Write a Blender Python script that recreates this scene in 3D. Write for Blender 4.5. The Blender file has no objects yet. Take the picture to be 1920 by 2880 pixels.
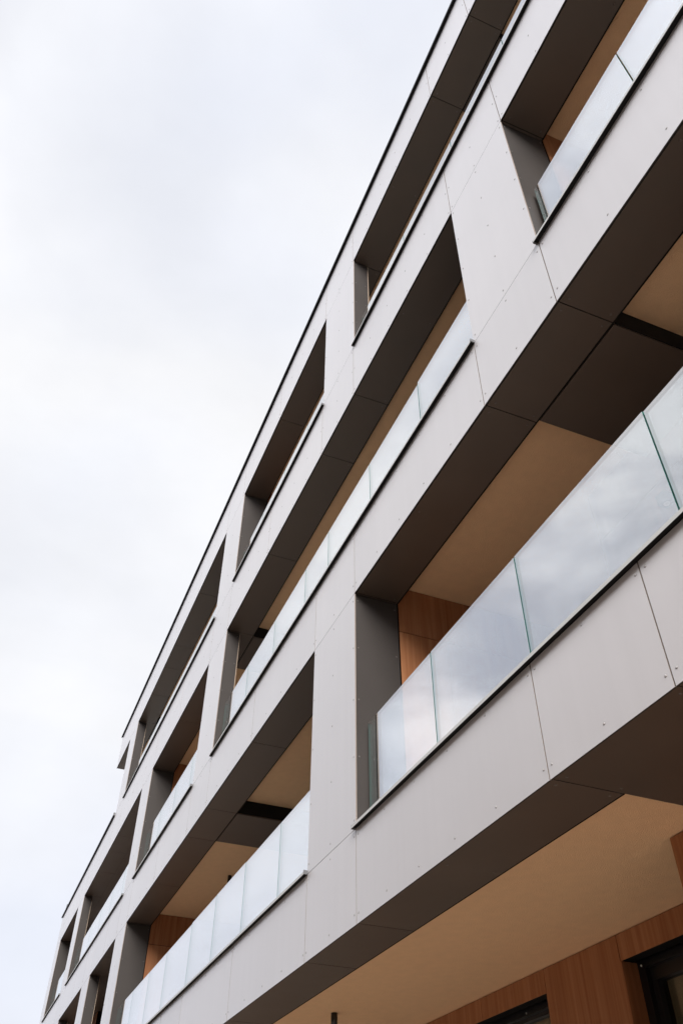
import bpy, bmesh, math, random
from mathutils import Matrix, Vector
random.seed(7)
U = 2.7            # metres per layout unit (camera stands 1 unit in front of the facade)
CZ = 1.6           # eye height above the pavement
BASE = Vector((-4.0*U, 0.0, 0.0))
sc = bpy.context.scene
C = sc.collection

def W(x, y, z):
    """layout units (y = depth behind the facade plane, z above the eye) -> metres"""
    return Vector((x*U, y*U, z*U + CZ))

# ------------------------------------------------------------------ materials
def new_mat(name):
    m = bpy.data.materials.new(name); m.use_nodes = True
    nt = m.node_tree; nt.nodes.clear()
    return m, nt, nt.nodes.new('ShaderNodeOutputMaterial')

def N(nt, kind, **kw):
    n = nt.nodes.new(kind)
    for k, v in kw.items():
        if k in n.inputs: n.inputs[k].default_value = v
        else: setattr(n, k, v)
    return n

def plain(name, col, rough=.5, spec=.5, metal=0.0, noise=0.0, nscale=3.0, bump=0.0, bscale=60.0, stretch=None, rnd=0.0, coat=0.0, rvar=.15, streak=0.0):
    m, nt, out = new_mat(name)
    b = N(nt, 'ShaderNodeBsdfPrincipled')
    b.inputs['Base Color'].default_value = (*col, 1)
    b.inputs['Roughness'].default_value = rough
    b.inputs['Specular IOR Level'].default_value = spec
    b.inputs['Metallic'].default_value = metal
    b.inputs['Coat Weight'].default_value = coat; b.inputs['Coat Roughness'].default_value = .34; b.inputs['Coat IOR'].default_value = 1.62
    tc = N(nt, 'ShaderNodeTexCoord')
    src = tc.outputs['Object']
    if stretch:
        mp = N(nt, 'ShaderNodeMapping'); mp.inputs['Scale'].default_value = stretch
        nt.links.new(src, mp.inputs['Vector']); src = mp.outputs['Vector']
    colsock = None
    if noise:
        n = N(nt, 'ShaderNodeTexNoise'); n.inputs['Scale'].default_value = nscale; n.inputs['Detail'].default_value = 5
        nt.links.new(src, n.inputs['Vector'])
        mr = N(nt, 'ShaderNodeMapRange'); mr.inputs['From Min'].default_value = .3; mr.inputs['From Max'].default_value = .7
        mr.inputs['To Min'].default_value = 1-noise; mr.inputs['To Max'].default_value = 1+noise
        nt.links.new(n.outputs['Fac'], mr.inputs['Value'])
        mx = N(nt, 'ShaderNodeVectorMath', operation='SCALE'); mx.inputs[0].default_value = col
        nt.links.new(mr.outputs['Result'], mx.inputs['Scale']); colsock = mx.outputs['Vector']
        mr2 = N(nt, 'ShaderNodeMapRange'); mr2.inputs['To Min'].default_value = rough*(1-rvar); mr2.inputs['To Max'].default_value = rough*(1+rvar)
        nt.links.new(n.outputs['Fac'], mr2.inputs['Value']); nt.links.new(mr2.outputs['Result'], b.inputs['Roughness'])
    if streak:                             # faint rain streaks running down the sheet
        ms = N(nt, 'ShaderNodeMapping'); ms.inputs['Scale'].default_value = (9, 9, .5)
        nt.links.new(tc.outputs['Object'], ms.inputs['Vector'])
        n = N(nt, 'ShaderNodeTexNoise'); n.inputs['Scale'].default_value = 1.0; n.inputs['Detail'].default_value = 4
        nt.links.new(ms.outputs['Vector'], n.inputs['Vector'])
        mr = N(nt, 'ShaderNodeMapRange'); mr.inputs['From Min'].default_value = .3; mr.inputs['From Max'].default_value = .7
        mr.inputs['To Min'].default_value = 1-streak; mr.inputs['To Max'].default_value = 1+streak
        nt.links.new(n.outputs['Fac'], mr.inputs['Value'])
        mx = N(nt, 'ShaderNodeVectorMath', operation='SCALE'); mx.inputs[0].default_value = col
        if colsock: nt.links.new(colsock, mx.inputs[0])
        nt.links.new(mr.outputs['Result'], mx.inputs['Scale']); colsock = mx.outputs['Vector']
    if rnd:
        oi = N(nt, 'ShaderNodeObjectInfo')
        mr = N(nt, 'ShaderNodeMapRange'); mr.inputs['To Min'].default_value = 1-rnd; mr.inputs['To Max'].default_value = 1+rnd
        nt.links.new(oi.outputs['Random'], mr.inputs['Value'])
        mx = N(nt, 'ShaderNodeVectorMath', operation='SCALE'); mx.inputs[0].default_value = col
        if colsock: nt.links.new(colsock, mx.inputs[0])
        nt.links.new(mr.outputs['Result'], mx.inputs['Scale']); colsock = mx.outputs['Vector']
    if colsock: nt.links.new(colsock, b.inputs['Base Color'])
    if bump:
        n = N(nt, 'ShaderNodeTexNoise'); n.inputs['Scale'].default_value = bscale; n.inputs['Detail'].default_value = 3
        nt.links.new(src, n.inputs['Vector'])
        bp = N(nt, 'ShaderNodeBump'); bp.inputs['Strength'].default_value = bump; bp.inputs['Distance'].default_value = .01
        nt.links.new(n.outputs['Fac'], bp.inputs['Height']); nt.links.new(bp.outputs['Normal'], b.inputs['Normal'])
    nt.links.new(b.outputs[0], out.inputs['Surface'])
    return m

M_WHITE = plain('light_grey_laminate', (.510,.489,.496), .40, 1.0, coat=1.0, noise=.026, nscale=.8, rnd=.03, streak=.018, rvar=0, bump=.55, bscale=1.3)
M_EDGE  = plain('laminate_edge', (.235,.195,.17), .7)
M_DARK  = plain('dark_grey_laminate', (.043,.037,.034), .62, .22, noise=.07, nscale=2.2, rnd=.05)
M_DARK_BOUNCE = plain('dark_laminate_bounce', (.066,.048,.037), .48, .6, noise=.07, nscale=2.2, rnd=.06)  # soffit copy of the dark laminate, warm ground bounce put into its colour
M_SEDGE = plain('dark_and_shaded_edge', (.03,.026,.024), .7)
M_BLACK = plain('black_gap', (.006,.006,.006), .9, .1)
M_CAVITY= plain('cavity_lining', (.02,.019,.018), .9, .1)
M_TAN   = plain('ochre_render', (.82,.55,.335), .92, .15, noise=.03, nscale=9.0, bump=.9, bscale=150.0)
M_RAIL  = plain('grey_aluminium', (.50,.50,.49), .45, .5)
M_RAILU = plain('rail_underside_shade', (.008,.008,.009), .6, .2)  # near black stands in for the shade inside the open channel
M_CAP   = plain('rail_cap_metal', (.12,.12,.125), .5, .4)
M_COPE  = plain('black_coping', (.010,.011,.013), .6, .25)
M_SCREW = plain('screw_head', (.40,.385,.385), .5, .4)
M_SRING = plain('screw_painted_shadow', (.17,.16,.16), .8)  # darker ring paints the small shadow round each screw head
M_DSCREW= plain('dark_screw_head', (.10,.088,.082), .35, .5)
M_SLAB  = plain('balcony_floor', (.68,.64,.58), .8, .3, noise=.08, nscale=6)
M_CORE  = plain('wall_core', (.10,.095,.09), .9, .2)
M_FRAME = plain('black_frame', (.010,.010,.011), .35, .5)
M_LAMP  = plain('black_lamp', (.012,.012,.012), .4, .5)
M_LENS  = plain('lamp_lens', (.35,.35,.33), .25, .5)
M_STRIP = plain('pale_edge_strip', (.42,.33,.25), .7)
M_CURT  = plain('beige_curtain', (.30,.265,.20), .9, .1, noise=.12, nscale=1.2, stretch=(14,1,.6))
M_LED   = plain('small_sensor', (.75,.76,.72), .3, .6)

def wood():
    m, nt, out = new_mat('wood_grain_panel')
    b = N(nt, 'ShaderNodeBsdfPrincipled'); b.inputs['Roughness'].default_value = .5; b.inputs['Specular IOR Level'].default_value = .18
    tc = N(nt, 'ShaderNodeTexCoord')
    oi = N(nt, 'ShaderNodeObjectInfo')
    off = N(nt, 'ShaderNodeVectorMath', operation='SCALE'); off.inputs[0].default_value = (7.3, 3.1, 5.7)
    nt.links.new(oi.outputs['Random'], off.inputs['Scale'])
    ad = N(nt, 'ShaderNodeVectorMath', operation='ADD')
    nt.links.new(tc.outputs['Object'], ad.inputs[0]); nt.links.new(off.outputs['Vector'], ad.inputs[1])
    mp = N(nt, 'ShaderNodeMapping'); mp.inputs['Scale'].default_value = (17, 17, .55)
    nt.links.new(ad.outputs['Vector'], mp.inputs['Vector'])
    n1 = N(nt, 'ShaderNodeTexNoise'); n1.inputs['Scale'].default_value = 1.0; n1.inputs['Detail'].default_value = 7; n1.inputs['Distortion'].default_value = .6
    nt.links.new(mp.outputs['Vector'], n1.inputs['Vector'])
    mp2 = N(nt, 'ShaderNodeMapping'); mp2.inputs['Scale'].default_value = (120, 120, 1.6)
    nt.links.new(ad.outputs['Vector'], mp2.inputs['Vector'])
    n2 = N(nt, 'ShaderNodeTexNoise'); n2.inputs['Scale'].default_value = 1.0; n2.inputs['Detail'].default_value = 3
    nt.links.new(mp2.outputs['Vector'], n2.inputs['Vector'])
    r = N(nt, 'ShaderNodeValToRGB')
    e = r.color_ramp.elements
    e[0].position = .25; e[0].color = (.25,.098,.042,1)
    e[1].position = .74; e[1].color = (.40,.182,.088,1)
    x = e.new(.5); x.color = (.325,.138,.062,1)
    mx = N(nt, 'ShaderNodeMath', operation='MULTIPLY_ADD'); mx.inputs[1].default_value = .35
    sub = N(nt, 'ShaderNodeMath', operation='SUBTRACT'); sub.inputs[1].default_value = .5
    nt.links.new(n2.outputs['Fac'], sub.inputs[0]); nt.links.new(sub.outputs[0], mx.inputs[0]); nt.links.new(n1.outputs['Fac'], mx.inputs[2])
    nt.links.new(mx.outputs[0], r.inputs['Fac'])
    nt.links.new(r.outputs['Color'], b.inputs['Base Color'])
    nt.links.new(b.outputs[0], out.inputs['Surface'])
    return m
M_WOOD = wood()

def glass(name, f0, power, tint):
    """flat pane: clear transmission plus a mirror reflection that grows towards grazing angles"""
    m, nt, out = new_mat(name)
    geo = N(nt, 'ShaderNodeNewGeometry')
    dot = N(nt, 'ShaderNodeVectorMath', operation='DOT_PRODUCT')
    nt.links.new(geo.outputs['Normal'], dot.inputs[0]); nt.links.new(geo.outputs['Incoming'], dot.inputs[1])
    ab = N(nt, 'ShaderNodeMath', operation='ABSOLUTE'); nt.links.new(dot.outputs['Value'], ab.inputs[0])
    om = N(nt, 'ShaderNodeMath', operation='SUBTRACT', use_clamp=True); om.inputs[0].default_value = 1.0
    nt.links.new(ab.outputs[0], om.inputs[1])
    pw = N(nt, 'ShaderNodeMath', operation='POWER'); pw.inputs[1].default_value = power
    nt.links.new(om.outputs[0], pw.inputs[0])
    ma = N(nt, 'ShaderNodeMath', operation='MULTIPLY_ADD'); ma.inputs[1].default_value = 1-f0; ma.inputs[2].default_value = f0
    nt.links.new(pw.outputs[0], ma.inputs[0])
    tr = N(nt, 'ShaderNodeBsdfTransparent'); tr.inputs['Color'].default_value = (*tint, 1)
    gl = N(nt, 'ShaderNodeBsdfGlossy'); gl.inputs['Roughness'].default_value = 0.0; gl.inputs['Color'].default_value = (.97,.98,1.0,1)
    mx = N(nt, 'ShaderNodeMixShader')
    nt.links.new(ma.outputs[0], mx.inputs['Fac']); nt.links.new(tr.outputs[0], mx.inputs[1]); nt.links.new(gl.outputs[0], mx.inputs[2])
    nt.links.new(mx.outputs[0], out.inputs['Surface'])
    return m
M_GLASS = glass('balustrade_glass', .165, 1.75, (.93,.965,.955))
M_WGLASS = glass('window_glass', .06, 4.0, (.75,.77,.74))
M_GEDGE = plain('green_glass_edge', (.02,.12,.10), .5, .4)
M_GTOP  = plain('glass_top_reflection', (.62,.55,.50), .3, .6)  # pale pink reflection on the top edge, put into the colour

# ------------------------------------------------------------------ mesh helpers
def add_box(bm, x0, x1, y0, y1, z0, z1, mi=0, faces=None):
    """box in layout units; faces maps '-x','+x','-y','+y','-z','+z' to a material index"""
    v = [bm.verts.new(W(x, y, z) - BASE) for x in (x0, x1) for y in (y0, y1) for z in (z0, z1)]
    q = {'-x': (0,1,3,2), '+x': (4,6,7,5), '-y': (0,4,5,1), '+y': (2,3,7,6), '-z': (0,2,6,4), '+z': (1,5,7,3)}
    for k, idx in q.items():
        f = bm.faces.new([v[i] for i in idx])
        f.material_index = faces.get(k, mi) if faces else mi

def add_disc(bm, c, axis, r, h, mi, seg=10):
    """low domed disc at c (units) standing out along axis"""
    a = Vector(axis); t = a.orthogonal().normalized(); b = a.cross(t)
    c = W(*c) - BASE; r *= U; h *= U
    r0 = [bm.verts.new(c + (t*math.cos(2*math.pi*i/seg) + b*math.sin(2*math.pi*i/seg))*r) for i in range(seg)]
    r1 = [bm.verts.new(c + a*h*.75 + (t*math.cos(2*math.pi*i/seg) + b*math.sin(2*math.pi*i/seg))*r*.72) for i in range(seg)]
    top = bm.verts.new(c + a*h)
    for i in range(seg):
        j = (i+1) % seg
        bm.faces.new((r0[i], r0[j], r1[j], r1[i])).material_index = mi
        bm.faces.new((r1[i], r1[j], top)).material_index = mi

def add_cyl(bm, c, r, z0, z1, mi=0, seg=28, cap=None):
    lo = [bm.verts.new(W(c[0]+r*math.cos(2*math.pi*i/seg), c[1]+r*math.sin(2*math.pi*i/seg), z0) - BASE) for i in range(seg)]
    hi = [bm.verts.new(W(c[0]+r*math.cos(2*math.pi*i/seg), c[1]+r*math.sin(2*math.pi*i/seg), z1) - BASE) for i in range(seg)]
    for i in range(seg):
        j = (i+1) % seg
        f = bm.faces.new((lo[i], lo[j], hi[j], hi[i])); f.material_index = mi; f.smooth = True
    bm.faces.new(lo[::-1]).material_index = mi if cap is None else cap
    bm.faces.new(hi).material_index = mi

def build(name, bm, mats, parent=None, loc=None):
    bmesh.ops.recalc_face_normals(bm, faces=bm.faces)
    me = bpy.data.meshes.new(name); bm.to_mesh(me); bm.free()
    for m in (mats if isinstance(mats, (list, tuple)) else [mats]): me.materials.append(m)
    o = bpy.data.objects.new(name, me); C.objects.link(o)
    if parent: o.parent = parent
    elif loc is not None: o.location = loc
    return o

def one(name, parent, mats, *boxes):
    bm = bmesh.new()
    for b in boxes:
        add_box(bm, *b[:6], **(b[6] if len(b) > 6 else {}))
    return build(name, bm, mats, parent)

def tag(o, label, cat=None, group=None, kind=None):
    if label: o['label'] = label
    if cat: o['category'] = cat
    if group: o['group'] = group
    if kind: o['kind'] = kind
    return o

# ------------------------------------------------------------------ the building
B = bpy.data.objects.new('apartment_building', None); C.objects.link(B); B.location = BASE
tag(B, 'pale grey panelled apartment building with staggered recessed balconies and glass balustrades', 'building')

RX = 3.6                                   # right-hand end of the modelled facade
COLS = [-12.24,-11.83,-10.45,-10.03,-9.24,-8.63,-8.205,-7.61,-7.06,-6.65,-5.78,-4.92,-4.48,-3.64,-2.765,-2.335,-1.328,-.935,
        0.02,.43,.86,1.62,2.05,2.85,RX]
PT = .0046                                 # cladding thickness
G = .0017                                  # half a joint
# storeys: bottom edge and top edge of each spandrel band
S = {1: (.757,1.036), 2: (1.951,2.269), 3: (3.163,3.547), 4: (4.391,4.790)}
LEFT = {1: -12.24, 2: -12.24, 3: -12.24, 4: -9.415}
OPEN = {2: [(-11.83,-10.45),(-10.03,-8.63),(-8.205,-7.06),(-6.648,-2.765),(-2.335,.43),(.86,RX-.4)],
        3: [(-11.83,-10.45),(-10.03,-7.065),(-6.66,-4.92),(-4.48,-1.328),(-.937,1.62),(2.05,RX-.4)],
        4: [(-8.215,-4.92),(-4.443,-2.755),(-2.322,.86),(1.62,RX-.4)]}
DEPTH = .1815                              # reveal depth of the dark lining
RC = .088                                  # ceilings sit this much above the soffit panels

def screw(bm, x, z, y=0.0, axis=(0,-1,0), dark=False):
    add_disc(bm, (x, y, z), axis, .0036, .0004, 3)
    add_disc(bm, (x+(.0003 if axis[1] else 0), y+axis[1]*.0004, z), axis, .0028, .0014, 2)

def cladding(x0, x1, z0, z1, rows, cols=None):
    bm = bmesh.new()
    xa, xb, za, zb = x0+G, x1-G, z0+G*.4, z1-G*.6
    add_box(bm, xa, xb, 0, PT, za, zb, 0, {'-x':1,'+x':1,'-z':4,'+z':1})  # bottom edge takes the dark copy: its shade is painted in
    n = max(1, round((x1-x0-.03)/.206)) if cols is None else cols
    for i in range(n+1):
        x = x0+.015 + (x1-x0-.03)*i/n
        for z in rows: screw(bm, x+random.uniform(-.0012,.0012), z+random.uniform(-.0012,.0012))
    return build('cladding_panel', bm, [M_WHITE, M_EDGE, M_SCREW, M_SRING, M_SEDGE], B)

for k, (z0, z1) in S.items():
    cs = [c for c in COLS if c >= LEFT[k]+.05]
    cs = [LEFT[k]] + cs
    if k == 4: cs = [-9.415] + [c for c in COLS if c > -9.0]
    rows = {1: (z0+.029, z1-.022), 2: (z0+.042, z1-.03), 3: (z0+.025, (z0+z1)/2, z1-.03), 4: (z0+.03, (z0+z1)/2, z1-.03)}[k]
    for a, b in zip(cs[:-1], cs[1:]):
        cladding(a, b, z0, z1, rows)
    # core behind the band
    one('spandrel_core', B, M_CAVITY, (LEFT[k]+.004, RX, .0125, .176, z0+.012, z1-.004))

def rows_for(z0, z1, step=.2125):
    n = max(1, round((z1-z0-.06)/step)); return [z0+.03+(z1-z0-.06)*i/n for i in range(n+1)]

JD = {}                                    # how deep each jamb facing right is lined
def jamb_depth(k, x):
    return DEPTH if (k, round(x,2)) in {(2,-2.34),(2,-2.33),(2,-6.65),(3,-.94),(3,-6.66),(4,-4.44),(3,-11.83),(2,-11.83)} else .0895

for k in (2,3,4):
    z0, z1 = S[k-1][1], S[k][0]
    ops = OPEN[k]
    piers = [(ops[i][1], ops[i+1][0]) for i in range(len(ops)-1)]
    first = -8.63 if k == 4 else LEFT[k]
    piers = [(first, ops[0][0])] + piers + [(ops[-1][1], RX)]
    for a, b in piers:
        cladding(a, b, z0, z1, rows_for(z0, z1), cols=2 if b-a > .3 else 1)
        d = jamb_depth(k, b) - .006
        one('pier_core', B, M_CAVITY, (a+.012, b-.012, .0125, d, z0, z1))
        # dark lining of the reveal, right-facing and left-facing
        for s, x in ((1, b), (-1, a)):
            if s < 0 and abs(a-LEFT[k]) < .01: continue
            if s > 0 and b >= RX: continue
            bm = bmesh.new()
            xa, xb = (x-.0105, x-.006) if s > 0 else (x+.006, x+.0105)
            dd = jamb_depth(k, x) if s > 0 else jamb_depth(k, b)
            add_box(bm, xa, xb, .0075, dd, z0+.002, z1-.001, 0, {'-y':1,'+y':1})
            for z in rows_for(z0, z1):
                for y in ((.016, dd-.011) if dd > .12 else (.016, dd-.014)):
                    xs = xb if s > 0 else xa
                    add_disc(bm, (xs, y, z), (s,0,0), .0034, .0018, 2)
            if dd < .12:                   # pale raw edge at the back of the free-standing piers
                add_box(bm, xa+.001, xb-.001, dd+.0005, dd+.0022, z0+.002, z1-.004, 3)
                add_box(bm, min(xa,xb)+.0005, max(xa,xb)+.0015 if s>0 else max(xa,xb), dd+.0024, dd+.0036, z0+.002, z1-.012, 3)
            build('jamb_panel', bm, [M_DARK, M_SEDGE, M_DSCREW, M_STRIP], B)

# dark soffit lining under every band
for k, (z0, z1) in S.items():
    cs = [c for c in COLS if c > LEFT[k]+.05]; cs = [LEFT[k]] + cs
    if k == 4: cs = [-9.415,-9.24,-8.63] + [c for c in COLS if c > -8.5]
    for a, b in zip(cs[:-1], cs[1:]):
        bm = bmesh.new()
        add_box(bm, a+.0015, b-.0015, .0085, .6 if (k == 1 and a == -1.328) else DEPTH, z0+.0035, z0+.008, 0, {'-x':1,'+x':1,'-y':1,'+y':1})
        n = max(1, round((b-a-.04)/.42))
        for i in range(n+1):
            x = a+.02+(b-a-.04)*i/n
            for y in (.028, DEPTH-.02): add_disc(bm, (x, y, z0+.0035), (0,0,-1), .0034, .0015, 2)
        build('soffit_panel', bm, [M_DARK_BOUNCE, M_SEDGE, M_DSCREW], B)
    if k == 1:
        one('shadow_trim', B, M_BLACK, (LEFT[k]+.01, -1.330, DEPTH+.0002, DEPTH+.006, z0+.0045, z0+RC+.01))
        one('shadow_trim', B, M_BLACK, (-.933, RX, DEPTH+.0002, DEPTH+.006, z0+.0045, z0+RC+.01))
    else:
        one('shadow_trim', B, M_BLACK, (LEFT[k]+.01, RX, DEPTH+.0002, DEPTH+.006, z0+.0045, z0+RC+.01))
    one('panel_gap', B, M_BLACK, (LEFT[k]+.002, RX, .0062, .0080, z0+.0055, z0+.012))

# ------------------------------------------------------------------ balcony ceilings, beams, walls, floors
YB = .945                                  # back wall of the balconies
DEEP = {1: -13, 2: -7.06, 3: -7.06, 4: -13}
BEAMS = {1: [(-1.328,-.935,.6)], 2: [(-1.322,-.934,YB), (-4.922,-4.482,YB)], 3: [(-1.33,-.94,YB), (-4.91,-4.49,YB)],
         4: [(-1.338,-.963,YB), (-8.58,-8.193,YB)]}
for k, (z0, z1) in S.items():
    zc = z0 + RC
    xl = {1: -12.2, 2: -7.06, 3: -7.06, 4: -9.41}[k]
    one('balcony_ceiling', B, M_TAN, (xl, RX, DEPTH+.0065, 1.25 if k == 1 else YB+.3, zc, zc+.012))
    for a, b, d in BEAMS[k]:
        o = one('beam', B, [M_DARK_BOUNCE, M_SEDGE, M_STRIP, M_CAVITY],
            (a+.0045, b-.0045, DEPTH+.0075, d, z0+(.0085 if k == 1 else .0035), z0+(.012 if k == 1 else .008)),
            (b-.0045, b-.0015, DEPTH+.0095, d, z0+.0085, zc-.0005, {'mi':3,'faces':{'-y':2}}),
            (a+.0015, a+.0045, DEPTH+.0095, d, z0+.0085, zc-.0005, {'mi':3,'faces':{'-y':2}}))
    if k in (2,3):                         # left wing: the dark lining runs right back to the wall
        cs = [c for c in COLS if c <= -7.0]
        for a, b in zip(cs[:-1], cs[1:]):
            one('soffit_panel', B, [M_DARK_BOUNCE, M_SEDGE], (a+.0015, b-.0015, DEPTH+.0012, .60, z0+.0037, z0+.008))
# roof slab and solid block behind
one('roof_slab', B, M_SLAB, (-9.40, RX, .178, 3.4, 4.60, 4.78))
one('rear_block', B, M_TAN, (-12.2, RX, 1.27, 3.4, -.592, 3.50), (-8.55, RX, 1.27, 3.4, 3.505, 4.595))
one('end_wall', B, M_WHITE, (-12.24, -12.225, .006, 3.4, .77, 3.53))
one('terrace_floor', B, M_SLAB, (-12.2, -8.6, .178, 3.4, 3.44, 3.50))
for k in (2,3,4):
    zf = S[k-1][1]-.03
    one('balcony_floor', B, M_SLAB, (-12.2 if k < 4 else -8.6, RX, .178, 1.25, zf-.05, zf))

def wood_wall(x0, x1, y0, y1, z0, z1, cuts_x=(), cuts_z=(), along='x', top_cuts=None):
    """one wall of wood-grain boards over a black backing; cuts are the joints"""
    w = one('wood_wall', B, M_BLACK, (x0+.004, x1-.004, y0+.004, y1-.004, z0, z1))
    e = .0018
    zs = [z0, *cuts_z, z1]
    if along == 'x':
        xs = [x0, *cuts_x, x1]
        for a, b in zip(xs[:-1], xs[1:]):
            for c, d in zip(zs[:-1], zs[1:]):
                one('wood_panel', w, M_WOOD, (a+e, b-e, y0, y0+.0035, c+e, d-e))
    else:
        for xa, xb in ((x1-.0035, x1), (x0, x0+.0035)):
            for c, d in zip(zs[:-1], zs[1:]):
                ys = [y0, *(cuts_x if d < z1 or top_cuts is None else top_cuts), y1]
                for a, b in zip(ys[:-1], ys[1:]):
                    one('wood_panel', w, M_WOOD, (xa, xb, a+e, b-e, c+e, d-e))
    return w

# party walls standing behind the full-depth piers
for k, a, b in ((2,-2.765,-2.337),(2,-7.055,-6.650),(3,-1.328,-.939),(3,-7.06,-6.662),(4,-4.92,-4.445)):
    zf, zc = S[k-1][1]-.03, S[k][0]+RC
    wood_wall(a, b, DEPTH+.003, YB-.002, zf, zc-.001, (.393,.70), (zc-.214,), 'y', (.62,))

def balcony_window(wall, x0, x1, y, z0, z1):
    f = one('window', wall, M_FRAME,
        (x0, x1, y-.008, y-.0005, z1-.03, z1), (x0, x1, y-.008, y-.0005, z0, z0+.03),
        (x0, x0+.03, y-.008, y-.0005, z0+.03, z1-.03), (x1-.03, x1, y-.008, y-.0005, z0+.03, z1-.03),
        ((x0+x1)/2-.012, (x0+x1)/2+.012, y-.008, y-.0005, z0+.03, z1-.03))
    one('pane', f, M_WGLASS, (x0+.03, (x0+x1)/2-.012, y-.005, y-.004, z0+.03, z1-.03), ((x0+x1)/2+.012, x1-.03, y-.005, y-.004, z0+.03, z1-.03))
    one('curtain', f, M_CURT, (x0+.03, (x0+x1)/2-.012, y-.002, y-.001, z0+.03, z1-.03), ((x0+x1)/2+.012, x1-.03, y-.002, y-.001, z0+.03, z1-.03))

for k in (2,3,4):
    zf, zc = S[k-1][1]-.03, S[k][0]+RC
    spans = {2: [(-6.65,-2.765),(-2.337,RX)], 3: [(-6.662,-1.328),(-.939,RX)], 4: [(-8.6,-4.92),(-4.445,RX)]}[k]
    for a, b in spans:
        n = max(1, round((b-a)/.95))
        w = wood_wall(a, b, YB, YB+.02, zf, zc-.001, [a+(b-a)*i/n for i in range(1,n)], (zc-.214,))
        for i in range(n):
            if i % 2 == 0:
                xm = a+(b-a)*(i+.5)/n
                balcony_window(w, xm-.38, xm+.38, YB, zf+.02, zc-.26)
    if k < 4:                              # left wing, shallower balconies
        wood_wall(-12.2, -9.5, .30 if k == 2 else .58, .60, zf, S[k][0]+.003, (-11.1,-10.3), ())
        wood_wall(-9.5, -7.06, .58, .60, zf, S[k][0]+.003, (-8.6,), ())
# projecting store room on the first-floor balcony
zf, zc = S[1][1]-.03, S[2][0]+RC
wood_wall(-1.612, -.2, .585, .93, zf, zc-.001, (-1.05,-.6), (zc-.214,))

# ------------------------------------------------------------------ sill rails and glass balustrades
GY = .0425
GTOP = {2: 1.398, 3: 2.622, 4: 3.815}
JOINTS = {2: {-10.03: [-9.1], -8.205: [-7.7], -6.648: [-6.135,-5.655,-5.20,-4.643,-4.180,-3.702,-3.218], -2.335: [-1.857,-1.373,-.834,-.35,.1], .86: [1.4,2.0,2.6]},
          3: {-10.03: [-9.2,-8.61,-8.05,-7.49], -6.66: [-6.176,-5.703,-5.233], -4.48: [-4.002,-3.522,-3.052,-2.744,-2.264,-1.790], -.937: [-.483,0.,.5,1.0], 2.05: [2.6]},
          4: {-8.215: [-7.7,-7.2,-6.7,-6.2,-5.73,-5.262], -4.443: [-4.0,-3.55,-3.14], -2.322: [-1.796,-1.3,-.843,-.4,.1,.5], 1.62: [2.1,2.6]}}
for k in (2,3,4):
    z1 = S[k-1][1]
    for a, b in OPEN[k]:
        rail = one('sill_rail', B, [M_RAIL, M_RAILU],
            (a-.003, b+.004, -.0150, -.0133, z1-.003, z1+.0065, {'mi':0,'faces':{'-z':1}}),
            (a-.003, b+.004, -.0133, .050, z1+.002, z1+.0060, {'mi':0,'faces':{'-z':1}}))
        one('end_cap', rail, M_CAP, (b+.0041, b+.0075, -.016, -.0005, z1-.003, z1+.011))
        one('end_cap', rail, M_CAP, (a-.0065, a-.0031, -.0140, -.0005, z1-.004, z1+.009))
        bal = one('balustrade', B, M_CAP, (a+.003, b-.003, GY-.004, GY+.012, z1+.0062, z1+.013))
        js = [a+.009, *JOINTS[k].get(a, []), b-.009]
        if a not in JOINTS[k]:
            n = max(1, round((b-a)/.47)); js = [a+.009+(b-a-.018)*i/n for i in range(n+1)]
        for i, (p, q) in enumerate(zip(js[:-1], js[1:])):
            dz = random.uniform(-.003,.003)
            if k == 3 and a == -4.48: dz = .006 if p > -1.9 else -.004+random.uniform(-.001,.001)
            one('glass_pane', bal, [M_GLASS, M_GEDGE, M_GTOP],
                (p+.0022, q-.0022, GY, GY+.0062, z1+.0132, GTOP[k]+dz, {'mi':0,'faces':{'-x':1,'+x':1,'+z':2,'-z':1}}))

# ------------------------------------------------------------------ copings
one('roof_coping', B, [M_COPE, M_RAIL],
    (-9.425, RX, -.0165, .19, 4.7905, 4.798), (-9.425, RX, -.0165, -.0145, 4.781, 4.790), (-9.42, RX, .012, .03, 4.8005, 4.822, {'mi':1}))
one('terrace_coping', B, M_COPE,
    (-12.25, -8.66, -.0165, .19, 3.5475, 3.555), (-12.25, -8.66, -.0165, -.0145, 3.538, 3.547))
one('coping_end_cap', B, M_CAP, (-8.659, -8.652, -.019, .0, 3.536, 3.566))

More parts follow.
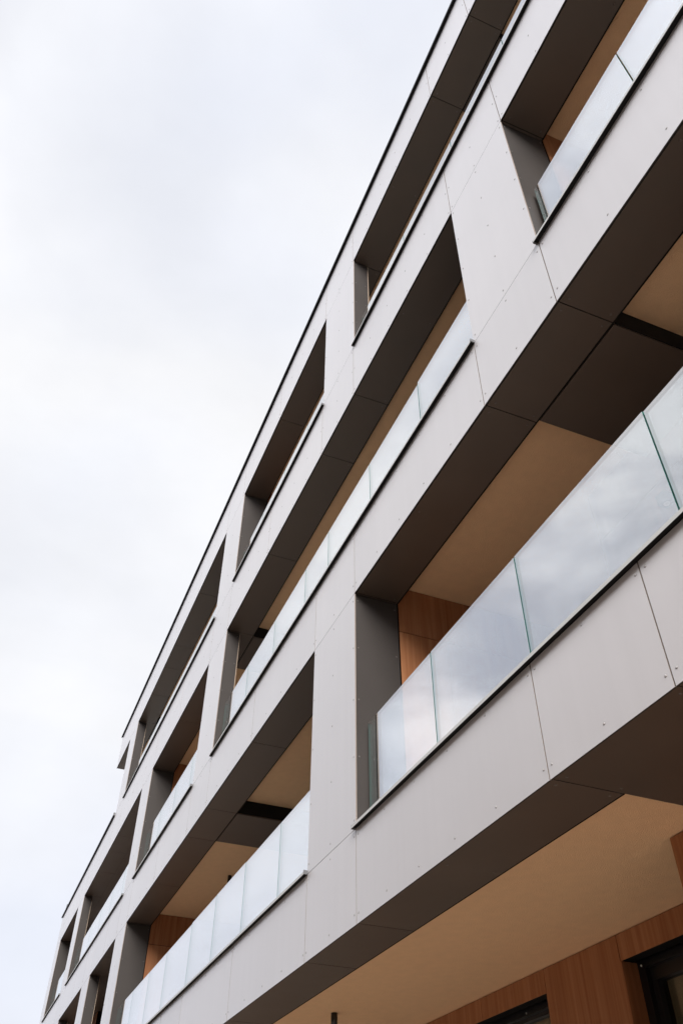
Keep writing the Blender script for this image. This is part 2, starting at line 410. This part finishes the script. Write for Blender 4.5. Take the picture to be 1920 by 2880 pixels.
# ------------------------------------------------------------------ ground floor front
YG = .93
ZG = S[1][0] + RC - .001
LINT = .764
wall1 = one('ground_wall', B, M_CORE, (-12.2, RX, 1.06, 1.25, -.592, ZG))
e = .0018
def gp(x0, x1, z0, z1, y=YG, d=.0038): one('wood_panel', wall1, M_WOOD, (x0+e, x1-e, y, y+d, z0+e, z1-e))
wins = [(-7.6,-6.3),(-5.9,-4.5),(-4.15,-2.795),(-2.362,-.9),(-.45,.9),(1.4,2.8)]
xs = -12.2
one('wood_backing', wall1, M_BLACK, (-12.2, RX, YG+.004, YG+.053, LINT+.004, ZG))
for a, b in wins:
    n = max(1, round((a-xs)/.5))
    for i in range(n): gp(xs+(a-xs)*i/n, xs+(a-xs)*(i+1)/n, -.592, ZG)
    one('wood_backing', wall1, M_BLACK, (xs+.004, a-.004, YG+.004, YG+.053, -.592, LINT))
    n = 3 if b-a > 1.3 else 2
    cut = [a, -3.256, b] if a == -4.15 else [a+(b-a)*i/n for i in range(n+1)]
    for p, q in zip(cut[:-1], cut[1:]): gp(p, q, LINT, ZG)
    one('window_reveal', wall1, M_WOOD, (a-.002, a+.002, YG+.001, YG+.062, -.55, LINT+.001))
    one('window_reveal', wall1, M_WOOD, (b-.002, b+.002, YG+.001, YG+.062, -.55, LINT+.001))
    tp = .032 if a == -4.15 else .056
    fr = one('window', wall1, M_FRAME,
        (a, b, YG+.0625, YG+.12, LINT-.018, LINT+.002), (a, a+.034, YG+.0625, YG+.12, -.5, LINT-.018), (b-.034, b, YG+.0625, YG+.12, -.5, LINT-.018),
        (a+.034, b-.034, YG+.08, YG+.12, LINT-tp, LINT-.018), (a+.034, a+.058, YG+.08, YG+.12, -.5, LINT-tp), (b-.058, b-.034, YG+.08, YG+.12, -.5, LINT-tp),
        (a, b, YG+.0625, YG+.12, -.592, -.5), ((a+b)/2-.02, (a+b)/2+.02, YG+.08, YG+.12, -.5, LINT-tp))
    one('pane', fr, M_WGLASS, (a+.058, b-.058, YG+.098, YG+.1, -.5, LINT-tp))
    one('curtain', fr, M_CURT, (a+.058, b-.058, YG+.118, YG+.1195, -.5, LINT-tp))
    bm = bmesh.new()
    add_disc(bm, (a+.02 if a > -3 else -3.035, YG+.0622, LINT-.010), (0,-1,0), .0038, .003, 0)
    build('sensor', bm, M_LED, fr)
    xs = b
n = max(1, round((RX-xs)/.5))
for i in range(n): gp(xs+(RX-xs)*i/n, xs+(RX-xs)*(i+1)/n, -.592, ZG)
# wood clad pier that projects from the ground floor at the right
wood_wall(-1.645, -.5, .577, .925, -.592, ZG, (-1.15,), ())

# ------------------------------------------------------------------ loose fittings
def downlight(x, y, zt, label):
    bm = bmesh.new()
    add_cyl(bm, (x, y), .0138, zt-.050, zt+.0005, 0)
    o = build('ceiling_downlight', bm, M_LAMP, None, BASE)
    tag(o, label, 'lamp', 'cylinder downlights on the ochre ceilings')
    b2 = bmesh.new(); add_cyl(b2, (x, y), .0095, zt-.0506, zt-.0498, 0)
    l = build('lens', b2, M_LENS, o)
    return o
downlight(-3.727, .491, S[1][0]+RC, 'black cylinder lamp on the ochre ceiling at the bottom edge of the photo')
downlight(-5.675, .493, S[2][0]+RC, 'black cylinder lamp on the first floor balcony ceiling above the white glass balustrade')
downlight(-9.10, .235, S[4][0]+RC, 'tiny black cylinder lamp under the far end of the roof overhang')

def wall_lamp():
    x, y, z, s = -1.283, .585, 1.725, .036
    bm = bmesh.new(); add_box(bm, x-s/2, x+s/2, y-s-.006, y-.006, z-s/2, z+s/2)
    bmesh.ops.bevel(bm, geom=list(bm.edges), offset=.004, segments=2, affect='EDGES')
    o = build('wall_lamp', bm, M_LAMP, None, BASE)
    tag(o, 'small dark cube wall lamp behind the right end of the glass balustrade', 'lamp')
    b2 = bmesh.new(); add_box(b2, x-s/3, x+s/3, y-.006, y+.0005, z-s/3, z+s/3); build('back_plate', b2, M_CAP, o)
    b3 = bmesh.new(); add_cyl(b3, (x, y-s/2-.006), s*.28, z-s/2-.0008, z-s/2+.0005); build('lens', b3, M_LED, o)
wall_lamp()

bm = bmesh.new()
v = [bm.verts.new(W(*p)-BASE) for p in ((-12.18,.0,3.557),(-11.98,.0,3.557),(-12.03,.0,3.66),(-12.18,.03,3.557),(-11.98,.03,3.557),(-12.03,.03,3.66))]
for f in ((0,1,2),(5,4,3),(0,3,4,1),(1,4,5,2),(2,5,3,0)): bm.faces.new([v[i] for i in f])
o = build('roof_bracket', bm, M_CAP, None, BASE)
tag(o, 'small dark wedge shaped bracket standing on the coping at the far left corner', 'bracket')

# ------------------------------------------------------------------ ground
bm = bmesh.new()
for p in ((-1,-1),(1,-1),(1,1),(-1,1)): bm.verts.new((p[0]*900, p[1]*900, 0))
bm.faces.new(bm.verts)
def ground_mat():
    m, nt, out = new_mat('concrete_paving')
    b = N(nt, 'ShaderNodeBsdfPrincipled'); b.inputs['Roughness'].default_value = .85
    tc = N(nt, 'ShaderNodeTexCoord')
    br = N(nt, 'ShaderNodeTexBrick'); br.inputs['Scale'].default_value = 1.0
    br.inputs['Color1'].default_value = (.53,.445,.365,1); br.inputs['Color2'].default_value = (.485,.405,.33,1); br.inputs['Mortar'].default_value = (.17,.155,.14,1)
    br.inputs['Brick Width'].default_value = .6; br.inputs['Row Height'].default_value = .3; br.inputs['Mortar Size'].default_value = .006
    nt.links.new(tc.outputs['Object'], br.inputs['Vector'])
    nt.links.new(br.outputs['Color'], b.inputs['Base Color'])
    nt.links.new(b.outputs[0], out.inputs['Surface'])
    return m
M_ASPH = plain('asphalt', (.055,.054,.054), .9, .25, noise=.18, nscale=3.0, bump=.3, bscale=90)
g = build('ground', bm, M_ASPH); tag(g, 'dark asphalt street in front of the building', kind='structure')
bm = bmesh.new()
v = [bm.verts.new((x, y, z)) for x in (-60, 40) for y in (-6.8, 3.0) for z in (.004, .12)]
for q in ((0,1,3,2),(4,6,7,5),(0,4,5,1),(2,3,7,6),(0,2,6,4),(1,5,7,3)): bm.faces.new([v[i] for i in q])
p = build('pavement', bm, ground_mat()); tag(p, 'light concrete paving along the foot of the building', kind='structure')

# ------------------------------------------------------------------ unseen building added across the street to shade the lower storeys
def shading_building():
    o = bpy.data.objects.new('unseen_shading_block', None); C.objects.link(o); o.location = (-6, -15, 0)
    tag(o, 'unseen brown brick building added behind the viewer to shade the lower storeys', 'building')
    mb = plain('shading_block_brick', (.17,.125,.10), .9, .2, noise=.2, nscale=2.5)
    bm = bmesh.new()
    def bx(bm, x0, x1, y0, y1, z0, z1):
        v = [bm.verts.new((x, y, z)) for x in (x0,x1) for y in (y0,y1) for z in (z0,z1)]
        for q in ((0,1,3,2),(4,6,7,5),(0,4,5,1),(2,3,7,6),(0,2,6,4),(1,5,7,3)): bm.faces.new([v[i] for i in q])
    bx(bm, -30, 26, -9, 0, 0, 16); bx(bm, -30.3, 26.3, -9.3, .3, 16, 16.4)
    build('wall', bm, mb, o)
    first = None
    for i in range(18):
        for j in range(5):
            if first is None:
                bm = bmesh.new(); bx(bm, -.75, .75, .005, .06, -.95, .95); first = build('window', bm, M_CAP, o)
                b2 = bmesh.new(); bx(b2, -.66, .66, .062, .07, -.86, .86); build('pane', b2, M_FRAME, first); c = first
            else:
                c = first.copy(); C.objects.link(c); c.parent = o
                p = first.children[0].copy(); C.objects.link(p); p.parent = c
            c.location = (-28+i*3.1, 0, 2.2+j*3.1)
shading_building()

# ------------------------------------------------------------------ sky and sun
SUN_EL, SUN_AZ = math.radians(27), math.radians(113)       # azimuth from +Y towards +X
sd = Vector((math.sin(SUN_AZ)*math.cos(SUN_EL), math.cos(SUN_AZ)*math.cos(SUN_EL), math.sin(SUN_EL)))
w = bpy.data.worlds.new('World'); sc.world = w; w.use_nodes = True
nt = w.node_tree; nt.nodes.clear()
out = nt.nodes.new('ShaderNodeOutputWorld')
sky = N(nt, 'ShaderNodeTexSky', sky_type='NISHITA', sun_disc=False)
sky.sun_elevation = SUN_EL; sky.sun_rotation = SUN_AZ
bg1 = N(nt, 'ShaderNodeBackground'); bg1.inputs['Strength'].default_value = .12
nt.links.new(sky.outputs[0], bg1.inputs['Color'])
tc = N(nt, 'ShaderNodeTexCoord')
nrm = N(nt, 'ShaderNodeVectorMath', operation='NORMALIZE'); nt.links.new(tc.outputs['Generated'], nrm.inputs[0])
# bright veil round the hidden sun
dt = N(nt, 'ShaderNodeVectorMath', operation='DOT_PRODUCT'); dt.inputs[1].default_value = sd
nt.links.new(nrm.outputs[0], dt.inputs[0])
lum = N(nt, 'ShaderNodeMapRange', interpolation_type='SMOOTHSTEP'); lum.inputs['From Min'].default_value = .35; lum.inputs['From Max'].default_value = 1.0
lum.inputs['To Min'].default_value = .73; lum.inputs['To Max'].default_value = 2.3
nt.links.new(dt.outputs['Value'], lum.inputs['Value'])
# cloud sheet
mp = N(nt, 'ShaderNodeMapping'); mp.inputs['Scale'].default_value = (1.0,1.0,1.9); mp.inputs['Location'].default_value = (.3,.1,.0)
nt.links.new(nrm.outputs[0], mp.inputs['Vector'])
n1 = N(nt, 'ShaderNodeTexNoise'); n1.inputs['Scale'].default_value = 2.3; n1.inputs['Detail'].default_value = 5; n1.inputs['Roughness'].default_value = .45; n1.inputs['Distortion'].default_value = .35
nt.links.new(mp.outputs[0], n1.inputs['Vector'])
cm = N(nt, 'ShaderNodeMapRange', interpolation_type='SMOOTHSTEP'); cm.inputs['From Min'].default_value = .33; cm.inputs['From Max'].default_value = .60
cm.inputs['To Min'].default_value = .95; cm.inputs['To Max'].default_value = 1.0
nt.links.new(n1.outputs['Fac'], cm.inputs['Value'])
n2 = N(nt, 'ShaderNodeTexNoise'); n2.inputs['Scale'].default_value = 5.0; n2.inputs['Detail'].default_value = 6
nt.links.new(mp.outputs[0], n2.inputs['Vector'])
cv = N(nt, 'ShaderNodeMapRange'); cv.inputs['From Min'].default_value = .3; cv.inputs['From Max'].default_value = .7; cv.inputs['To Min'].default_value = .94; cv.inputs['To Max'].default_value = 1.03
nt.links.new(n2.outputs['Fac'], cv.inputs['Value'])
ml = N(nt, 'ShaderNodeMath', operation='MULTIPLY'); nt.links.new(lum.outputs['Result'], ml.inputs[0]); nt.links.new(cv.outputs['Result'], ml.inputs[1])
# the sheet breaks up over the street side of the sky (seen only in the glass)
sy = N(nt, 'ShaderNodeSeparateXYZ'); nt.links.new(nrm.outputs[0], sy.inputs[0])
sm = N(nt, 'ShaderNodeMapRange', interpolation_type='SMOOTHSTEP'); sm.inputs['From Min'].default_value = -.12; sm.inputs['From Max'].default_value = -.55
nt.links.new(sy.outputs['Y'], sm.inputs['Value'])
n3 = N(nt, 'ShaderNodeTexNoise'); n3.inputs['Scale'].default_value = 4.2; n3.inputs['Detail'].default_value = 7; n3.inputs['Distortion'].default_value = .5
nt.links.new(mp.outputs[0], n3.inputs['Vector'])
m3 = N(nt, 'ShaderNodeMapRange', interpolation_type='SMOOTHSTEP'); m3.inputs['From Min'].default_value = .36; m3.inputs['From Max'].default_value = .62
m3.inputs['To Min'].default_value = .86; m3.inputs['To Max'].default_value = 1.38
nt.links.new(n3.outputs['Fac'], m3.inputs['Value'])
br3 = N(nt, 'ShaderNodeMix', data_type='FLOAT', clamp_factor=True); br3.inputs[2].default_value = 1.0
nt.links.new(sm.outputs['Result'], br3.inputs[0]); nt.links.new(m3.outputs['Result'], br3.inputs[3])
ml2 = N(nt, 'ShaderNodeMath', operation='MULTIPLY'); nt.links.new(ml.outputs[0], ml2.inputs[0]); nt.links.new(br3.outputs[0], ml2.inputs[1])
ml = ml2
bg2 = N(nt, 'ShaderNodeBackground')
# thin and thick parts of the sheet: bluish where thin, white where thick
sx = N(nt, 'ShaderNodeSeparateXYZ'); nt.links.new(nrm.outputs[0], sx.inputs[0])
d1 = N(nt, 'ShaderNodeMath', operation='SUBTRACT'); d1.inputs[1].default_value = .64; nt.links.new(sx.outputs['Z'], d1.inputs[0])
d2 = N(nt, 'ShaderNodeMath', operation='MULTIPLY'); nt.links.new(d1.outputs[0], d2.inputs[0]); nt.links.new(d1.outputs[0], d2.inputs[1])
d3 = N(nt, 'ShaderNodeMath', operation='MULTIPLY_ADD'); d3.inputs[1].default_value = -5.0; nt.links.new(d2.outputs[0], d3.inputs[0])
nm = N(nt, 'ShaderNodeMath', operation='MULTIPLY_ADD'); nm.inputs[1].default_value = 1.6; nm.inputs[2].default_value = .02; nt.links.new(n1.outputs['Fac'], nm.inputs[0])
nt.links.new(nm.outputs[0], d3.inputs[2])
th = N(nt, 'ShaderNodeMix', data_type='RGBA', clamp_factor=True)
th.inputs[6].default_value = (.875,.905,.997,1); th.inputs[7].default_value = (.985,.988,1.008,1)
nt.links.new(d3.outputs[0], th.inputs[0]); gap = N(nt, 'ShaderNodeMix', data_type='RGBA', clamp_factor=True); gap.inputs[6].default_value = (.88,.91,1.01,1); gap.inputs[7].default_value = (1,1,1,1)
g1 = N(nt, 'ShaderNodeMapRange'); g1.inputs['From Min'].default_value = .36; g1.inputs['From Max'].default_value = .58; nt.links.new(n3.outputs['Fac'], g1.inputs['Value'])
nt.links.new(g1.outputs['Result'], gap.inputs[0])
gb = N(nt, 'ShaderNodeMix', data_type='RGBA', clamp_factor=True); gb.inputs[6].default_value = (1,1,1,1)
nt.links.new(sm.outputs['Result'], gb.inputs[0]); nt.links.new(gap.outputs[2], gb.inputs[7])
mc = N(nt, 'ShaderNodeMix', data_type='RGBA', blend_type='MULTIPLY'); mc.inputs[0].default_value = 1
nt.links.new(th.outputs[2], mc.inputs[6]); nt.links.new(gb.outputs[2], mc.inputs[7])
nt.links.new(mc.outputs[2], bg2.inputs['Color'])
nt.links.new(ml.outputs[0], bg2.inputs['Strength'])
mix = N(nt, 'ShaderNodeMixShader')
nt.links.new(cm.outputs['Result'], mix.inputs['Fac']); nt.links.new(bg1.outputs[0], mix.inputs[1]); nt.links.new(bg2.outputs[0], mix.inputs[2])
nt.links.new(mix.outputs[0], out.inputs['Surface'])

L = bpy.data.lights.new('sun', 'SUN'); L.energy = 3.6; L.angle = math.radians(30); L.color = (1,.96,.9)
lo = bpy.data.objects.new('sun', L); C.objects.link(lo)
lo.rotation_euler = (-sd).to_track_quat('-Z', 'Y').to_euler(); lo.location = (0,-30,40)

# ------------------------------------------------------------------ camera
R0 = ((0.37970445880504694, 0.9250865359842109, 0.006278925409658156),
      (-0.6306472116716597, 0.2638048072782254, -0.7298569161607359),
      (-0.6768372170428628, 0.27317013855403743, 0.6835711060511852))
cam = bpy.data.cameras.new('camera'); co = bpy.data.objects.new('camera', cam); C.objects.link(co)
x, y, z = Vector(R0[0]), -Vector(R0[1]), -Vector(R0[2])
M = Matrix((x, y, z)).transposed().to_4x4(); M.translation = Vector((0, -U, CZ))
co.matrix_world = M
cam.sensor_fit = 'VERTICAL'; cam.sensor_height = 36; cam.lens = 2.32365409*1000/2880*36
cam.clip_start = .05; cam.clip_end = 3000
sc.camera = co
sc.view_settings.view_transform = 'Standard'; sc.view_settings.look = 'None'
sc.view_settings.exposure = .45; sc.view_settings.gamma = 1
sc.cycles.max_bounces = 10; sc.cycles.caustics_reflective = False; sc.cycles.transparent_max_bounces = 24; sc.cycles.glossy_bounces = 6
